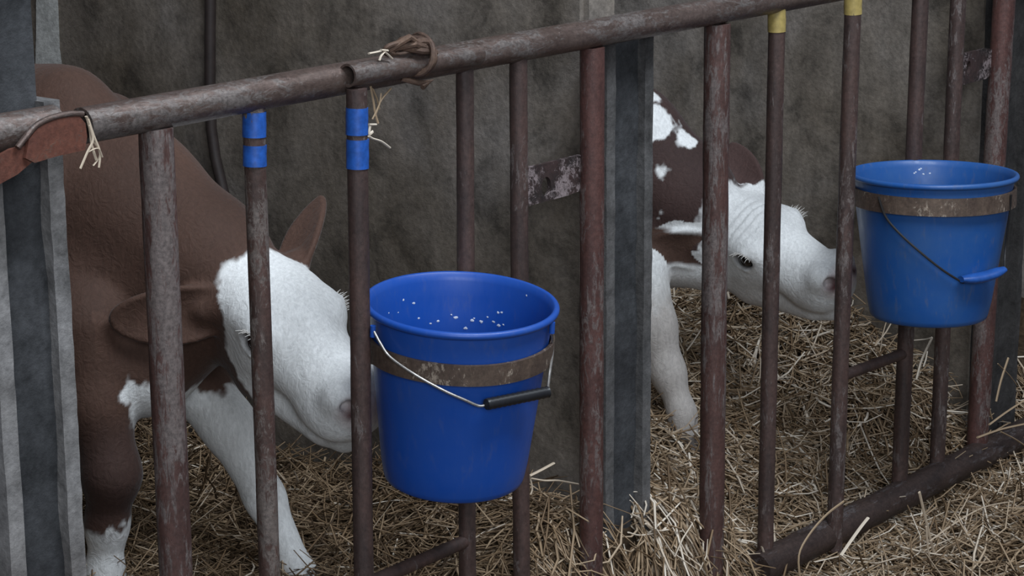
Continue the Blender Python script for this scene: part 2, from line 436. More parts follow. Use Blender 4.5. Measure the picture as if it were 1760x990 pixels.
def proj(p):
    c = RW.T @ (np.array(p) - CAM); return 880 + F * c[0] / c[2], 495 + F * c[1] / c[2], c[2]
def on_bucket(bk, x, y, off, front=True):
    """the point on the bucket's side, lifted by off, that lies in direction (x, y)"""
    r, Ctr, a, bb, nn, rad, pt = bk
    v = ray(x, y); v /= np.linalg.norm(v)
    H = 1
    best = None; t0 = np.dot(Ctr - CAM, v)
    ts = np.linspace(t0 - .35, t0 + .35, 1400)
    prev = None
    hits = []
    for t in ts:
        q = CAM + v * t - Ctr; h = q @ nn; rr = math.hypot(q @ a, q @ bb); s_ = rr - (rad(h) + off)
        if prev is not None and prev * s_ <= 0: hits.append(CAM + v * t)
        prev = s_
    if not hits:                                                  # beyond the silhouette: nearest approach
        d = [(math.hypot((CAM + v * t - Ctr) @ a, (CAM + v * t - Ctr) @ bb), t) for t in ts]
        return CAM + v * min(d)[1]
    return hits[0] if front else hits[-1]
def smoothpath(pts, k=6):
    pts = [np.array(p) for p in pts]; out = []
    for i in range(len(pts) - 1):
        p0, p1, p2, p3 = pts[max(i - 1, 0)], pts[i], pts[i + 1], pts[min(i + 2, len(pts) - 1)]
        for j in range(k):
            t = j / k; out.append(.5 * ((2 * p1) + (-p0 + p2) * t + (2 * p0 - 5 * p1 + 4 * p2 - p3) * t * t + (-p0 + 3 * p1 - 3 * p2 + p3) * t ** 3))
    out.append(pts[-1]); return out
def hoop(bk, h, w, label, off=.0035):
    r, Ctr, a, bb, nn, rad, pt = bk; S = 80; v = []; f = []; rg = random.Random(5)
    for (dh, o) in ((-w / 2, off), (w / 2, off), (w / 2, off + .006), (-w / 2, off + .006)):
        for j in range(S):
            th = 2 * math.pi * j / S; v.append(pt(h + dh, th, rad(h) + o + .0008 * math.sin(5 * th)))
    for i in range(4):
        for j in range(S): f.append((i * S + j, ((i + 1) % 4) * S + j, ((i + 1) % 4) * S + (j + 1) % S, i * S + (j + 1) % S))
    o = link('bucket_hoop', v, f, M_BAND, fence); o['label'] = label
def flecks(bk, spots):
    b = MB(); rg = random.Random(11); r, Ctr, a, bb, nn, rad, pt = bk
    for (x, y, s) in spots:
        p = on_bucket(bk, x, y, -.0042, False)
        q = p - Ctr; inw = -(q - nn * (q @ nn)); inw /= np.linalg.norm(inw); t = np.cross(nn, inw)
        n = 9; ring = []
        for j in range(n):
            th = 2 * math.pi * j / n; k = s * rg.uniform(.7, 1.3); ring.append(p + t * k * math.cos(th) + nn * k * .8 * math.sin(th) + inw * .0002)
        b.add(ring + [p + inw * .0012], [(j, (j + 1) % n, n) for j in range(n)])
    o = b.build('milk_flecks', M_MILK, r); o['kind'] = 'stuff'; o['label'] = 'white milk flecks inside the bucket'

bk1 = bucket(793, 519, -.106, (.049, -.945, -.312), .1465, .296, .775, M_BUCKET, 'bright blue bucket with wire handle and black grip, beside the brown calf', 0, 0, None, None, 1)
hoop(bk1, -.068, .033, 'rusty hoop round the near bucket')
rg = random.Random(4)
flecks(bk1, [(693, 516, .0030), (711, 521, .0028), (783, 546, .0040), (753, 552, .0025), (811, 551, .0030), (827, 553, .0030), (848, 553, .0025), (857, 559, .0035), (865, 558, .002), (800, 564, .003), (905, 508, .0022), (668, 538, .0022), (684, 537, .002), (740, 556, .002), (856, 537, .0025), (862, 537, .0025), (720, 547, .002), (776, 541, .0015), (815, 547, .0015), (838, 545, .0015)])
lw = [on_bucket(bk1, x, y, .014) for x, y in [(641, 566), (655, 592), (672, 615), (715, 645), (762, 671), (800, 688), (825, 698), (842, 692)]]
g0 = on_bucket(bk1, 836, 695, .020); g1 = on_bucket(bk1, 930, 676, .022); g1 = g1 + (g1 - g0) * .12
rw = [g1, on_bucket(bk1, 945, 640, .018), on_bucket(bk1, 950, 600, .008), on_bucket(bk1, 949, 560, .006)]
b = MB(); b.path(smoothpath(lw) + [g1 + (g0 - g1) * .5] + smoothpath(rw), .0022, 8)
hd = b.build('wire_handle', M_GALV, bk1[0])
b = MB(); gp = sub(g0, g1, 26); b.path(gp, [.0095 * (1 if i % 2 else .90) for i in range(26)], 14)
b.build('grip', M_GRIP, hd)
# small handle lugs
for q in (lw[0], rw[-1]):
    b = MB(); b.path([q - bk1[4] * .012, q + bk1[4] * .006], .0045, 12); b.build('handle_lug', M_BUCKET, bk1[0])

bk2 = bucket(1604, 297, -.122, (-.005, -.981, -.205), .1680, .305, .735, M_BUCKET2, 'scuffed blue bucket with blue plastic grip, in the right-hand pen front', 0, 0, None, None, 2)
hoop(bk2, -.045, .036, 'rusty hoop round the far bucket')
flecks(bk2, [(1580, 292, .003), (1587, 299, .0022), (1598, 298, .0025), (1574, 296, .002), (1571, 298, .002), (1583, 290, .002)])
lw = [on_bucket(bk2, x, y, .014) for x, y in [(1510, 338), (1522, 372), (1545, 400), (1580, 432), (1620, 464), (1655, 486)]]
g0 = on_bucket(bk2, 1652, 480, .018); g1 = on_bucket(bk2, 1712, 466, .022); g1 = g1 + (g1 - g0) * .25
rw = [g1, on_bucket(bk2, 1728, 430, .014), on_bucket(bk2, 1735, 370, .012), on_bucket(bk2, 1738, 335, .010)]
b = MB(); b.path(smoothpath(lw) + [g1 + (g0 - g1) * .5] + smoothpath(rw), .0024, 8)
hd = b.build('wire_handle', M_DARKWIRE, bk2[0])
# flat moulded grip, a shallow trough
b = MB(); gp = sub(g0, g1, 9); rr_ = [.010, .014, .0165, .017, .017, .017, .0165, .014, .009]
b.path([p + np.array([0, 0, -.006 * math.sin(math.pi * i / 8)]) for i, p in enumerate(gp)], rr_, 16, True, .62); b.build('grip', M_BLUEGRIP, hd)

# ---------------------------------------------------------------- left neighbour rail and link bracket
p1 = onY(92, 214, 0); r = root('neighbour_rail', (p1[0] - .4, 0, 1.2), 'short end of a rusty rail crossing the tall post at the left edge', 'rail')
pipe('rail_tube', (p1[0] - .9, 0, p1[2] + .0), (p1[0], 0, p1[2]), .0262, M_RAIL, r, 24, .012, hollow=True)
br = root('link_bracket', tuple(onY(80, 250, -.035)), 'orange-red painted steel bracket bridging the gap between two rails', 'bracket')
def slab(pix, Y, th, name, material, parent, bulge=0):
    v = [onY(x, y, Y) for x, y in pix]; n = len(v); k = np.array([0, th, 0])
    return link(name, v + [p + k for p in v], [tuple(range(n)), tuple(range(n, 2 * n))[::-1]] + [(i, (i + 1) % n, n + (i + 1) % n, n + i) for i in range(n)], material, parent, smooth=False)
slab([(44, 272), (50, 240), (66, 219), (90, 206), (120, 199), (136, 199), (147, 212), (150, 236), (146, 258), (100, 268), (60, 280)], -.042, .006, 'bracket_plate', M_ORANGE, br)
slab([(-30, 283), (20, 256), (46, 250), (56, 268), (54, 280), (30, 300), (-30, 333)], -.036, .006, 'bracket_arm', M_ORANGE, br)
b = MB(); b.path(smoothpath([onY(x, y, -.040) for x, y in [(30, 254), (44, 236), (62, 216), (88, 203), (118, 196), (142, 196)]]), .0042, 10); b.build('weld_lip', M_RAIL, br)

# ---------------------------------------------------------------- straw
def vnoise(x, y, s, seed):
    rg = np.random.default_rng(seed); T = rg.random((64, 64)); X = x * s; Y = y * s
    xi = np.floor(X).astype(int); yi = np.floor(Y).astype(int); fx = X - xi; fy = Y - yi
    fx = fx * fx * (3 - 2 * fx); fy = fy * fy * (3 - 2 * fy)
    g = lambda i, j: T[i % 64, j % 64]
    return (g(xi, yi) * (1 - fx) + g(xi + 1, yi) * fx) * (1 - fy) + (g(xi, yi + 1) * (1 - fx) + g(xi + 1, yi + 1) * fx) * fy - .5
def sstep(a, b, x):
    t = np.clip((x - a) / (b - a), 0, 1); return t * t * (3 - 2 * t)
def bed(x, y):
    x = np.asarray(x, float); y = np.asarray(y, float)
    pen1 = .325 + .085 * sstep(.6, 1.05, x) * (1 - sstep(.2, .9, y)) + .02 * sstep(.3, 1, y)
    front2 = .36 - .265 * sstep(1.2, 1.75, x) + .02 * sstep(2.3, 2.7, x)
    pen2 = front2 * (1 - sstep(.03, .60, y)) + .33 * sstep(.03, .60, y)
    pen2 = pen2 + .11 * sstep(2.15, 2.6, x) * sstep(.02, .18, y) * (1 - sstep(.55, 1.0, y))
    s2 = sstep(1.05, 1.2, x)
    inside = pen1 * (1 - s2) + pen2 * s2
    edge = inside * (1 - .0)
    drop = sstep(.055, -.075, y)
    z = inside * (1 - drop) + .03 * drop
    amp = .45 + .55 * sstep(.0, .35, y)
    z = z + amp * (.05 * vnoise(x, y, 5, 1) + .028 * vnoise(x, y, 13, 2) + .016 * vnoise(x, y, 31, 3))
    return np.maximum(z, .012)
gx = np.arange(-.7, 3.4, .02); gy = np.arange(-1.1, 2.26, .02)
GX, GY = np.meshgrid(gx, gy, indexing='ij'); GZ = bed(GX, GY) - .012
v = np.stack([GX, GY, GZ], -1).reshape(-1, 3); ny = len(gy)
f = [(i * ny + j, (i + 1) * ny + j, (i + 1) * ny + j + 1, i * ny + j + 1) for i in range(len(gx) - 1) for j in range(ny - 1)]
# straw stalks: thousands of thin bent stems lying over the bed, nobody could count them
def stalks(n, region, seed, lmin, lmax, rmin, rmax, lift, pitch, bias=0.0):
    g = np.random.default_rng(seed); K = 5; S = 4
    x = g.uniform(region[0], region[1], n); y = g.uniform(region[2], region[3], n)
    ya = g.uniform(0, 2 * np.pi, n); pi_ = g.normal(0, pitch, n); L = g.uniform(lmin, lmax, n) ** 1.0; rad = g.uniform(rmin, rmax, n)
    bend = g.normal(0, .6, n); bend2 = g.normal(0, .9, n); kink = g.random(n) < .3
    t = np.linspace(-.5, .5, K)[None, :] * L[:, None]
    an = ya[:, None] + bend[:, None] * np.linspace(-1, 1, K)[None, :] + np.where(kink[:, None] & (np.arange(K)[None, :] >= 3), g.normal(0, .9, n)[:, None], 0)
    step = L[:, None] / (K - 1)
    dx = np.cos(an) * step; dy = np.sin(an) * step
    px = x[:, None] + np.cumsum(dx, 1) - dx.sum(1, keepdims=True) / 2; py = y[:, None] + np.cumsum(dy, 1) - dy.sum(1, keepdims=True) / 2
    zb = bed(px, py)
    zc = bed(x, y)[:, None] * .6 + zb * .4
    pz = zc + g.uniform(-.012, lift, n)[:, None] + np.tan(np.clip(pi_, -1.2, 1.2))[:, None] * t + bend2[:, None] * (t ** 2) * 2
    pz = np.maximum(pz, zb - .010)
    P = np.stack([px, py, pz], -1)                                  # n,K,3
    T = np.gradient(P, axis=1); T /= np.linalg.norm(T, axis=2, keepdims=True) + 1e-9
    A = np.cross(T, np.array([0, 0, 1.])); A /= np.linalg.norm(A, axis=2, keepdims=True) + 1e-6
    B = np.cross(A, T)
    th = 2 * np.pi * np.arange(S) / S
    taper = np.array([.75, 1, 1, .95, .6])
    rr = (rad[:, None] * taper[None, :])[:, :, None, None]
    V = P[:, :, None, :] + rr * (np.cos(th)[None, None, :, None] * A[:, :, None, :] * 1.25 + np.sin(th)[None, None, :, None] * B[:, :, None, :] * .8)
    tone = np.clip(g.beta(2.0, 2.4, n) + bias + np.where(g.random(n) < .06, .4, 0), 0, 1)
    keep = np.ones(n, bool)
    for w0, w1 in ((W1, W1B), (W2, W2B), (-.26, -.16)):
        bad = ((px > w0 - .004) & (px < w1 + .004) & (py > .03)).any(1); keep &= ~bad
    return V[keep], tone[keep]
def straw_object(name, sets, label, cat):
    Vs = np.concatenate([s_[0] for s_ in sets]); tn = np.concatenate([s_[1] for s_ in sets])
    n, K, S, _ = Vs.shape
    idx = np.arange(n * K * S).reshape(n, K, S)
    q = np.stack([idx[:, :-1, :], np.roll(idx, -1, 2)[:, :-1, :], np.roll(idx, -1, 2)[:, 1:, :], idx[:, 1:, :]], -1).reshape(-1, 4)
    me = bpy.data.meshes.new(name); nv = n * K * S; nf = len(q)
    me.vertices.add(nv); me.vertices.foreach_set('co', Vs.reshape(-1).astype(np.float32))
    me.loops.add(nf * 4); me.loops.foreach_set('vertex_index', q.reshape(-1).astype(np.int32))
    me.polygons.add(nf); me.polygons.foreach_set('loop_start', (np.arange(nf) * 4).astype(np.int32)); me.polygons.foreach_set('loop_total', np.full(nf, 4, np.int32))
    me.update(); me.validate()
    at = me.attributes.new('tone', 'FLOAT', 'POINT'); at.data.foreach_set('value', np.repeat(tn, K * S).astype(np.float32))
    me.polygons.foreach_set('use_smooth', [True] * nf); me.materials.append(M_STRAW)
    o = bpy.data.objects.new(name, me); COL.objects.link(o); return tag(o, label, cat, kind='stuff')
bedo = tag(link('straw_bedding', v, f, M_BED), 'deep trodden straw bedding covering the pen floors and passage', 'straw', kind='stuff')
so = straw_object('loose_straw', [
    stalks(15000, (-.1, 1.07, -.1, 1.25), 1, .07, .24, .0011, .0022, .035, .24, -.19),  # first pen: lower tone bias, its dimmer light is put into the straw colour
    stalks(13000, (1.1, 2.64, -.15, 1.0), 2, .06, .22, .0012, .0026, .04, .27, .05),
    stalks(2500, (1.1, 2.64, -.1, 1.0), 12, .03, .09, .0026, .0042, .04, .35, .18),
    stalks(1500, (-.1, 1.07, -.05, 1.0), 13, .03, .09, .0024, .0036, .03, .3, -.02),
    stalks(9000, (.9, 3.2, -.95, .1), 3, .08, .28, .0012, .0026, .03, .22, -.06),
    stalks(1600, (1.1, 3.0, -.7, .8), 4, .10, .24, .0014, .0028, .05, .32, .15),
    stalks(3500, (-.15, 1.07, 1.2, 2.2), 5, .06, .2, .0014, .0024, .03, .2, -.05),
    stalks(2500, (1.2, 2.64, 1.0, 2.2), 6, .06, .2, .0014, .0024, .03, .2, -.05)],
    'loose pale straw stalks strewn over the bedding in both pens', 'straw')
# single conspicuous stems and wisps
def stem_set(name, paths, label, loc, tone=.8):
    b = MB()
    for pts, r in paths: b.path(smoothpath(pts, 4), r, 6, True, .6)
    o = b.build(name, M_STRAW, loc=tuple(loc))
    at = o.data.attributes.new('tone', 'FLOAT', 'POINT'); at.data.foreach_set('value', [tone] * len(o.data.vertices))
    return tag(o, label, 'straw')
def px(pts, Y): return [onY(x, y, Y) for x, y in pts]
stem_set('straw_wisp', [(px([(150, 203), (155, 225), (158, 250), (166, 275)], -.03), .0022), (px([(152, 205), (162, 235), (172, 262), (170, 288)], -.034), .0018), (px([(154, 215), (160, 240), (150, 262), (138, 290)], -.038), .002),
    (px([(158, 240), (172, 265), (160, 285)], -.03), .0016), (px([(150, 262), (168, 255), (176, 270)], -.036), .0016), (px([(148, 200), (153, 212), (157, 232)], -.03), .0028)], 'pale straw wisp dangling from the open end of the top rail', onY(152, 205, -.03))
stem_set('straw_wisp', [(px([(637, 148), (642, 175), (645, 195), (650, 212)], -.02), .0022), (px([(672, 152), (655, 172), (648, 190), (644, 200)], -.02), .0020), (px([(640, 152), (648, 170), (652, 188)], -.018), .0018), (px([(655, 160), (652, 180), (640, 205)], -.024), .0016)], 'tan straw wisp hanging under the rail beside a blue taped bar', onY(640, 150, -.02), .55)
stem_set('straw_wisp', [(px([(634, 214), (646, 214)], -.018), .0030), (px([(636, 216), (635, 230), (641, 226)], -.018), .0026), (px([(634, 234), (640, 238), (655, 243), (670, 254)], -.02), .0026)], 'pale straw scraps stuck to the lower blue tape', onY(636, 225, -.018), .95)
stem_set('straw_wisp', [(px([(634, 92), (645, 90), (654, 88)], -.03), .0026), (px([(662, 88), (655, 96), (652, 104)], -.045), .0022), (px([(660, 88), (668, 95), (674, 101)], -.045), .0022), (px([(655, 86), (666, 87)], -.045), .0030)], 'pale straw scraps lying on the rail beside the wire tie', onY(655, 90, -.035), .9)
stem_set('straw_wisp', [(px([(1580, 846), (1588, 880), (1600, 930), (1612, 975)], -.16), .0042), (px([(1592, 905), (1596, 950), (1606, 985)], -.17), .003), (px([(1598, 930), (1640, 900), (1690, 872), (1740, 862)], -.17), .0022)], 'long pale straw stem leaning against the bottom rail, right foreground', onY(1600, 960, -.16), .75)
stem_set('straw_wisp', [(px([(1376, 1000), (1373, 955), (1390, 920), (1420, 885), (1450, 862)], -.10), .0030)], 'bent tan straw stem arching over the end of the bottom rail', onY(1376, 985, -.1), .6)
stem_set('straw_wisp', [(px([(1130, 760), (1160, 820), (1190, 890), (1215, 985)], -.05), .0024)], 'long thin straw stem leaning in front of the second pen', onY(1215, 985, -.05), .55)
stem_set('straw_wisp', [(px([(910, 818), (930, 808), (952, 796)], .06), .0034), (px([(912, 822), (935, 826), (960, 826), (993, 832)], .06), .0030), (px([(912, 824), (915, 840), (912, 850)], .06), .002)], 'broken pale straw stems sticking out beside the near bucket', onY(915, 830, .06), .8)
stem_set('straw_wisp', [(px([(1575, 652), (1582, 625), (1590, 605), (1602, 580)], .05), .0040), (px([(1570, 585), (1590, 583), (1602, 580)], .05), .0024)], 'pale flattened straw stem standing under the far bucket', onY(1578, 650, .05), .95)
stem_set('straw_wisp', [(px([(1712, 690), (1720, 655), (1733, 615)], .0), .0040), (px([(1715, 625), (1735, 645), (1748, 662)], .0), .0016), (px([(1682, 655), (1695, 685), (1705, 720)], .0), .0026)], 'upright pale straw stems against the wall at the right edge', onY(1712, 690, 0), .6)
stem_set('straw_wisp', [(px([(1680, 752), (1720, 738), (1765, 728)], -.06), .0036), (px([(1700, 730), (1730, 708), (1770, 682)], -.06), .0030), (px([(1720, 742), (1745, 755), (1770, 772)], -.06), .0026)], 'stiff straw stems lying across the right end of the bottom rail', onY(1720, 742, -.06), .6)
stem_set('straw_wisp', [(px([(1445, 955), (1462, 930), (1480, 905), (1492, 890)], -.13), .0040)], 'short pale straw stem below the bottom rail, beside the bent stem', onY(1450, 950, -.13), .9)
stem_set('straw_wisp', [(px([(1105, 905), (1098, 890), (1085, 884)], .015), .003), (px([(1080, 915), (1100, 920), (1130, 915)], .015), .0028), (px([(1120, 930), (1140, 912), (1150, 895)], .015), .0028), (px([(1110, 900), (1125, 912), (1150, 910)], .012), .0028), (px([(1085, 890), (1090, 870), (1083, 860)], .022), .0016)], 'bright straw tangle heaped at the foot of the post between the pens', onY(1110, 920, .015), .95)

# ---------------------------------------------------------------- calves: one implicit surface each
class Field:
    def __init__(s, xs, ys, zs):
        s.ax = [np.asarray(q, np.float32) for q in (xs, ys, zs)]; s.F = np.full([len(q) for q in s.ax], 1.0, np.float32)
    def block(s, lo, hi):
        sl = []
        for q, a, b in zip(s.ax, lo, hi):
            i0 = max(np.searchsorted(q, a) - 1, 0); i1 = min(np.searchsorted(q, b) + 1, len(q)); sl.append(slice(i0, max(i1, i0)))
        return tuple(sl)
    def pts(s, sl): return [s.ax[0][sl[0]][:, None, None], s.ax[1][sl[1]][None, :, None], s.ax[2][sl[2]][None, None, :]]
    def put(s, lo, hi, fn, k, op='u'):
        pad = k + .03; sl = s.block(np.array(lo) - pad, np.array(hi) + pad)
        if any(q.stop <= q.start for q in sl): return
        X, Y, Z = s.pts(sl); d = fn(X, Y, Z).astype(np.float32); a = s.F[sl]
        if op == 'u':
            h = np.clip(.5 + .5 * (d - a) / k, 0, 1); r = d * (1 - h) + a * h - k * h * (1 - h)
            r = np.where(a > .9, np.minimum(d, a), r)
        else:
            d = -d; h = np.clip(.5 - .5 * (d - a) / k, 0, 1); r = d * (1 - h) + a * h + k * h * (1 - h)
        s.F[sl] = r
    def ell(s, c, rad, k=.03, M=None, op='u'):
        c = np.array(c, float); rad = np.array(rad, float); M = np.eye(3) if M is None else M   # columns = local axes
        ext = np.sqrt(((M * rad[None, :]) ** 2).sum(1))
        def fn(X, Y, Z):
            dx, dy, dz = X - c[0], Y - c[1], Z - c[2]
            L = [(dx * M[0, i] + dy * M[1, i] + dz * M[2, i]) for i in range(3)]
            k0 = np.sqrt(sum((l / r) ** 2 for l, r in zip(L, rad))); k1 = np.sqrt(sum((l / r ** 2) ** 2 for l, r in zip(L, rad))) + 1e-6
            return k0 * (k0 - 1) / k1
        s.put(c - ext, c + ext, fn, k, op)
    def cone(s, p, q, r0, r1, k=.02, op='u', flat=None):
        p = np.array(p, float); q = np.array(q, float); d = q - p; L2 = d @ d; rm = max(r0, r1)
        def fn(X, Y, Z):
            dx, dy, dz = X - p[0], Y - p[1], Z - p[2]
            t = np.clip((dx * d[0] + dy * d[1] + dz * d[2]) / L2, 0, 1)
            ex, ey, ez = dx - t * d[0], dy - t * d[1], dz - t * d[2]
            return np.sqrt(ex * ex + ey * ey + ez * ez) - (r0 + (r1 - r0) * t)
        s.put(np.minimum(p, q) - rm, np.maximum(p, q) + rm, fn, k, op)
    def chain(s, pts, rs, k=.02):
        for i in range(len(pts) - 1): s.cone(pts[i], pts[i + 1], rs[i], rs[i + 1], k)
    def leaf(s, base, a, c, L, W, th, cup, k=.012, blunt=.6):
        """an ear: leaf with axis a, opening towards c, cupped across its width"""
        a = np.array(a, float); a /= np.linalg.norm(a); c = np.array(c, float); c -= a * (a @ c); c /= np.linalg.norm(c); b = np.cross(c, a)
        base = np.array(base, float); mid = base + a * L / 2; ext = np.abs(a) * L / 2 + np.abs(b) * W + np.abs(c) * (cup * W * W + .03)
        def fn(X, Y, Z):
            dx, dy, dz = X - base[0], Y - base[1], Z - base[2]
            u = (dx * a[0] + dy * a[1] + dz * a[2]); v = (dx * b[0] + dy * b[1] + dz * b[2]); w = (dx * c[0] + dy * c[1] + dz * c[2])
            t = np.clip(u / L, 0, 1); wid = W * np.maximum(np.sin(np.pi * np.clip(.12 + .88 * t, 0, 1) ** .85), 0) ** blunt
            w = w - cup * v * v * (1 - .4 * t) + .15 * L * (t - .3) ** 2
            uu = np.maximum(np.abs(u - L / 2) - L / 2, 0)
            return np.sqrt((np.maximum(np.abs(v) - wid + th, 0)) ** 2 + w ** 2 + uu ** 2) - th
        s.put(mid - ext, mid + ext, fn, k)
    def mesh(s):
        Fv = s.F; nx, ny, nz = Fv.shape; ins = Fv < 0
        cnt = np.zeros((nx - 1, ny - 1, nz - 1), np.int8)
        off = [(i, j, k) for i in (0, 1) for j in (0, 1) for k in (0, 1)]
        for (i, j, k) in off: cnt += ins[i:nx - 1 + i, j:ny - 1 + j, k:nz - 1 + k]
        ci, cj, ck = np.nonzero((cnt > 0) & (cnt < 8))
        vals = np.stack([Fv[ci + o[0], cj + o[1], ck + o[2]] for o in off], 1)
        pos = np.stack([np.stack([s.ax[0][ci + o[0]], s.ax[1][cj + o[1]], s.ax[2][ck + o[2]]], 1) for o in off], 1)
        acc = np.zeros((len(ci), 3)); w = np.zeros(len(ci))
        for a in range(8):
            for b in range(a + 1, 8):
                if sum(abs(off[a][q] - off[b][q]) for q in range(3)) != 1: continue
                va, vb = vals[:, a], vals[:, b]; m = (va < 0) != (vb < 0)
                t = np.where(m, va / np.where(m, va - vb, 1), 0)[:, None]
                acc += np.where(m[:, None], pos[:, a] + t * (pos[:, b] - pos[:, a]), 0); w += m
        V = acc / w[:, None]
        idx = np.full(cnt.shape, -1, np.int32); idx[ci, cj, ck] = np.arange(len(ci))
        Q = []
        for axis in range(3):
            A = np.moveaxis(ins, axis, 0); e = A[:-1] != A[1:]; up = A[:-1]
            I = np.moveaxis(idx, axis, 0)
            x, y, z = np.nonzero(e[:, 1:-1, 1:-1]); y = y + 1; z = z + 1
            q = np.stack([I[x, y - 1, z - 1], I[x, y, z - 1], I[x, y, z], I[x, y - 1, z]], 1)
            fl = up[x, y, z]
            if axis == 1: fl = ~fl
            q[~fl] = q[~fl][:, ::-1]; Q.append(q)
        return V, np.concatenate(Q)

def hashnoise3(P, s, seed):
    g = np.random.default_rng(seed); T = g.random((32, 32, 32)); X = P * s; i = np.floor(X).astype(int); f = X - i; f = f * f * (3 - 2 * f); out = 0
    for a in (0, 1):
        for b in (0, 1):
            for c in (0, 1):
                w = (f[:, 0] if a else 1 - f[:, 0]) * (f[:, 1] if b else 1 - f[:, 1]) * (f[:, 2] if c else 1 - f[:, 2])
                out = out + w * T[(i[:, 0] + a) % 32, (i[:, 1] + b) % 32, (i[:, 2] + c) % 32]
    return out - .5

def calf(O, u, w, s, bx, by, g, bs, forelegs, neck, ears, coat, label, brisket, wrinkle=0):
    O = np.array(O, float); u = np.array(u, float); u /= np.linalg.norm(u); w = np.array(w, float); w -= u * (u @ w); w /= np.linalg.norm(w); v = np.cross(w, u)
    HM = np.stack([u, v, w], 1)
    H = lambda a, b, c: O + s * (a * u + b * v + c * w)
    B = lambda x, y, z: np.array([bx + bs * x, by - bs * y, g + bs * z])
    rot = np.array([[1., 0, 0], [0, -1, 0], [0, 0, 1]])
    lo = np.array([bx - .38 * bs, min(O[1] - .30 * s, by - .5), g - .03]); hi = np.array([bx + .38 * bs, by + 1.12 * bs, g + 1.02 * bs])
    for e in ears:
        p = H(*e['base']) + np.array(e['dir']) / np.linalg.norm(e['dir']) * e['L']; lo[0] = min(lo[0], p[0] - .07); hi[0] = max(hi[0], p[0] + .07)
    yh = O[1] + .24 * s
    ys = np.concatenate([np.arange(lo[1], yh, .0036), np.arange(yh, hi[1], .010)])
    fz = O[2] - .22 * s
    zs = np.concatenate([np.arange(lo[2], fz, .006), np.arange(fz, min(O[2] + .2 * s, hi[2]), .0038), np.arange(min(O[2] + .2 * s, hi[2]), hi[2], .007)])
    Fd = Field(np.arange(lo[0], hi[0], .0042), ys, zs)
    # ---- trunk
    Fd.ell(B(0, -.10, .63), (.155 * bs, .27 * bs, .245 * bs), .04)
    Fd.ell(B(0, -.45, .61), (.185 * bs, .33 * bs, .225 * bs), .06)
    Fd.ell(B(0, -.80, .69), (.165 * bs, .22 * bs, .19 * bs), .06)
    Fd.chain([B(0, .0, .835), B(0, -.35, .825), B(0, -.75, .85), B(0, -.96, .80)], [.062 * bs, .055 * bs, .06 * bs, .05 * bs], .06)
    for q in (-1, 1):
        Fd.ell(B(q * .115, -.02, .64), (.07 * bs, .13 * bs, .20 * bs), .05)
        Fd.ell(B(q * .105, .10, .54), (.065 * bs, .085 * bs, .10 * bs), .05)
        # hind legs: thigh, stifle low on the belly line, hock pointing back, upright shank, hoof
        Fd.chain([B(q * .10, -.84, .66), B(q * .125, -.70, .46), B(q * .115, -.90, .33), B(q * .115, -.86, .10), B(q * .115, -.83, .035)],
                 [.135 * bs, .075 * bs, .040 * bs, .030 * bs, .034 * bs], .035)
        Fd.cone(B(q * .115, -.83, .03), B(q * .115, -.80, .0), .034 * bs, .042 * bs, .008)
    for (c, r_) in brisket: Fd.ell(c, r_, .05)
    Fd.chain([B(0, -1.0, .80), B(0, -1.07, .70), B(0, -1.06, .45), B(0, -1.05, .32)], [.028 * bs, .022 * bs, .017 * bs, .028 * bs], .02)
    # ---- neck and forelegs
    for pts, rs in neck: Fd.chain(pts, rs, .05)
    for pts, rs in forelegs:
        Fd.chain(pts, rs, .028)
        hoof = np.array(pts[-1]); Fd.cone(hoof, hoof + np.array([0, -.025, -.03]), rs[-1], rs[-1] * 1.25, .008)
    # ---- head
    E = lambda a, b, c, r0, r1, r2, k=.025, op='u': Fd.ell(H(a, b, c), np.array([r0, r1, r2]) * s, k * s, HM, op)
    C_ = lambda p, q, r0, r1, k=.02, op='u': Fd.cone(H(*p), H(*q), r0 * s, r1 * s, k * s, op)
    E(-.075, 0, -.012, .090, .084, .068)                 # brain case
    E(-.035, 0, .008, .085, .082, .050)                  # forehead dome
    E(-.130, 0, .000, .035, .050, .040)                  # poll
    C_((-.02, 0, -.018), (.135, 0, -.024), .062, .044, .03)   # nose bridge
    for q in (-1, 1):
        C_((.00, q * .030, -.030), (.140, q * .018, -.052), .048, .036, .03)
        E(-.045, q * .042, -.075, .075, .034, .060, .03)     # cheek
        E(.000, q * .062, .008, .034, .024, .028, .02)       # orbit
        C_((-.03, q * .028, -.118), (.115, q * .018, -.112), .036, .026, .025)   # jaw bones
        E(.160, q * .028, -.010, .030, .030, .030, .018)     # nostril wing
        E(.125, q * .034, -.068, .050, .026, .028, .02)      # upper lip flank
    E(.150, 0, -.048, .050, .056, .050, .02)             # muzzle
    E(.180, 0, -.024, .022, .040, .032, .012)            # nose pad
    C_((.06, 0, -.112), (.148, 0, -.110), .032, .027, .02)    # chin
    E(-.09, 0, -.085, .07, .052, .055, .04)              # throat
    for q in (-1, 1):
        # mouth line and nostril are cut in
        C_((.195, q * .012, -.086), (.150, q * .052, -.090), .0040, .0040, .006, 's')
        C_((.150, q * .052, -.090), (.095, q * .056, -.094), .0040, .0030, .006, 's')
        E(.190, q * .036, -.006, .018, .0120, .0115, .006, 's')
        # lower and upper lid folds round the opening of the eye
        C_((-.024, q * .076, -.008), (.004, q * .080, -.019), .0052, .0050, .006); C_((.004, q * .080, -.019), (.027, q * .070, -.008), .0050, .0042, .006)
        C_((-.024, q * .076, .008), (.003, q * .080, .020), .0062, .0062, .006); C_((.003, q * .080, .020), (.027, q * .070, .006), .0062, .0045, .006)
        E(.002, q * .090, .000, .0220, .030, .0170, .003, 's')
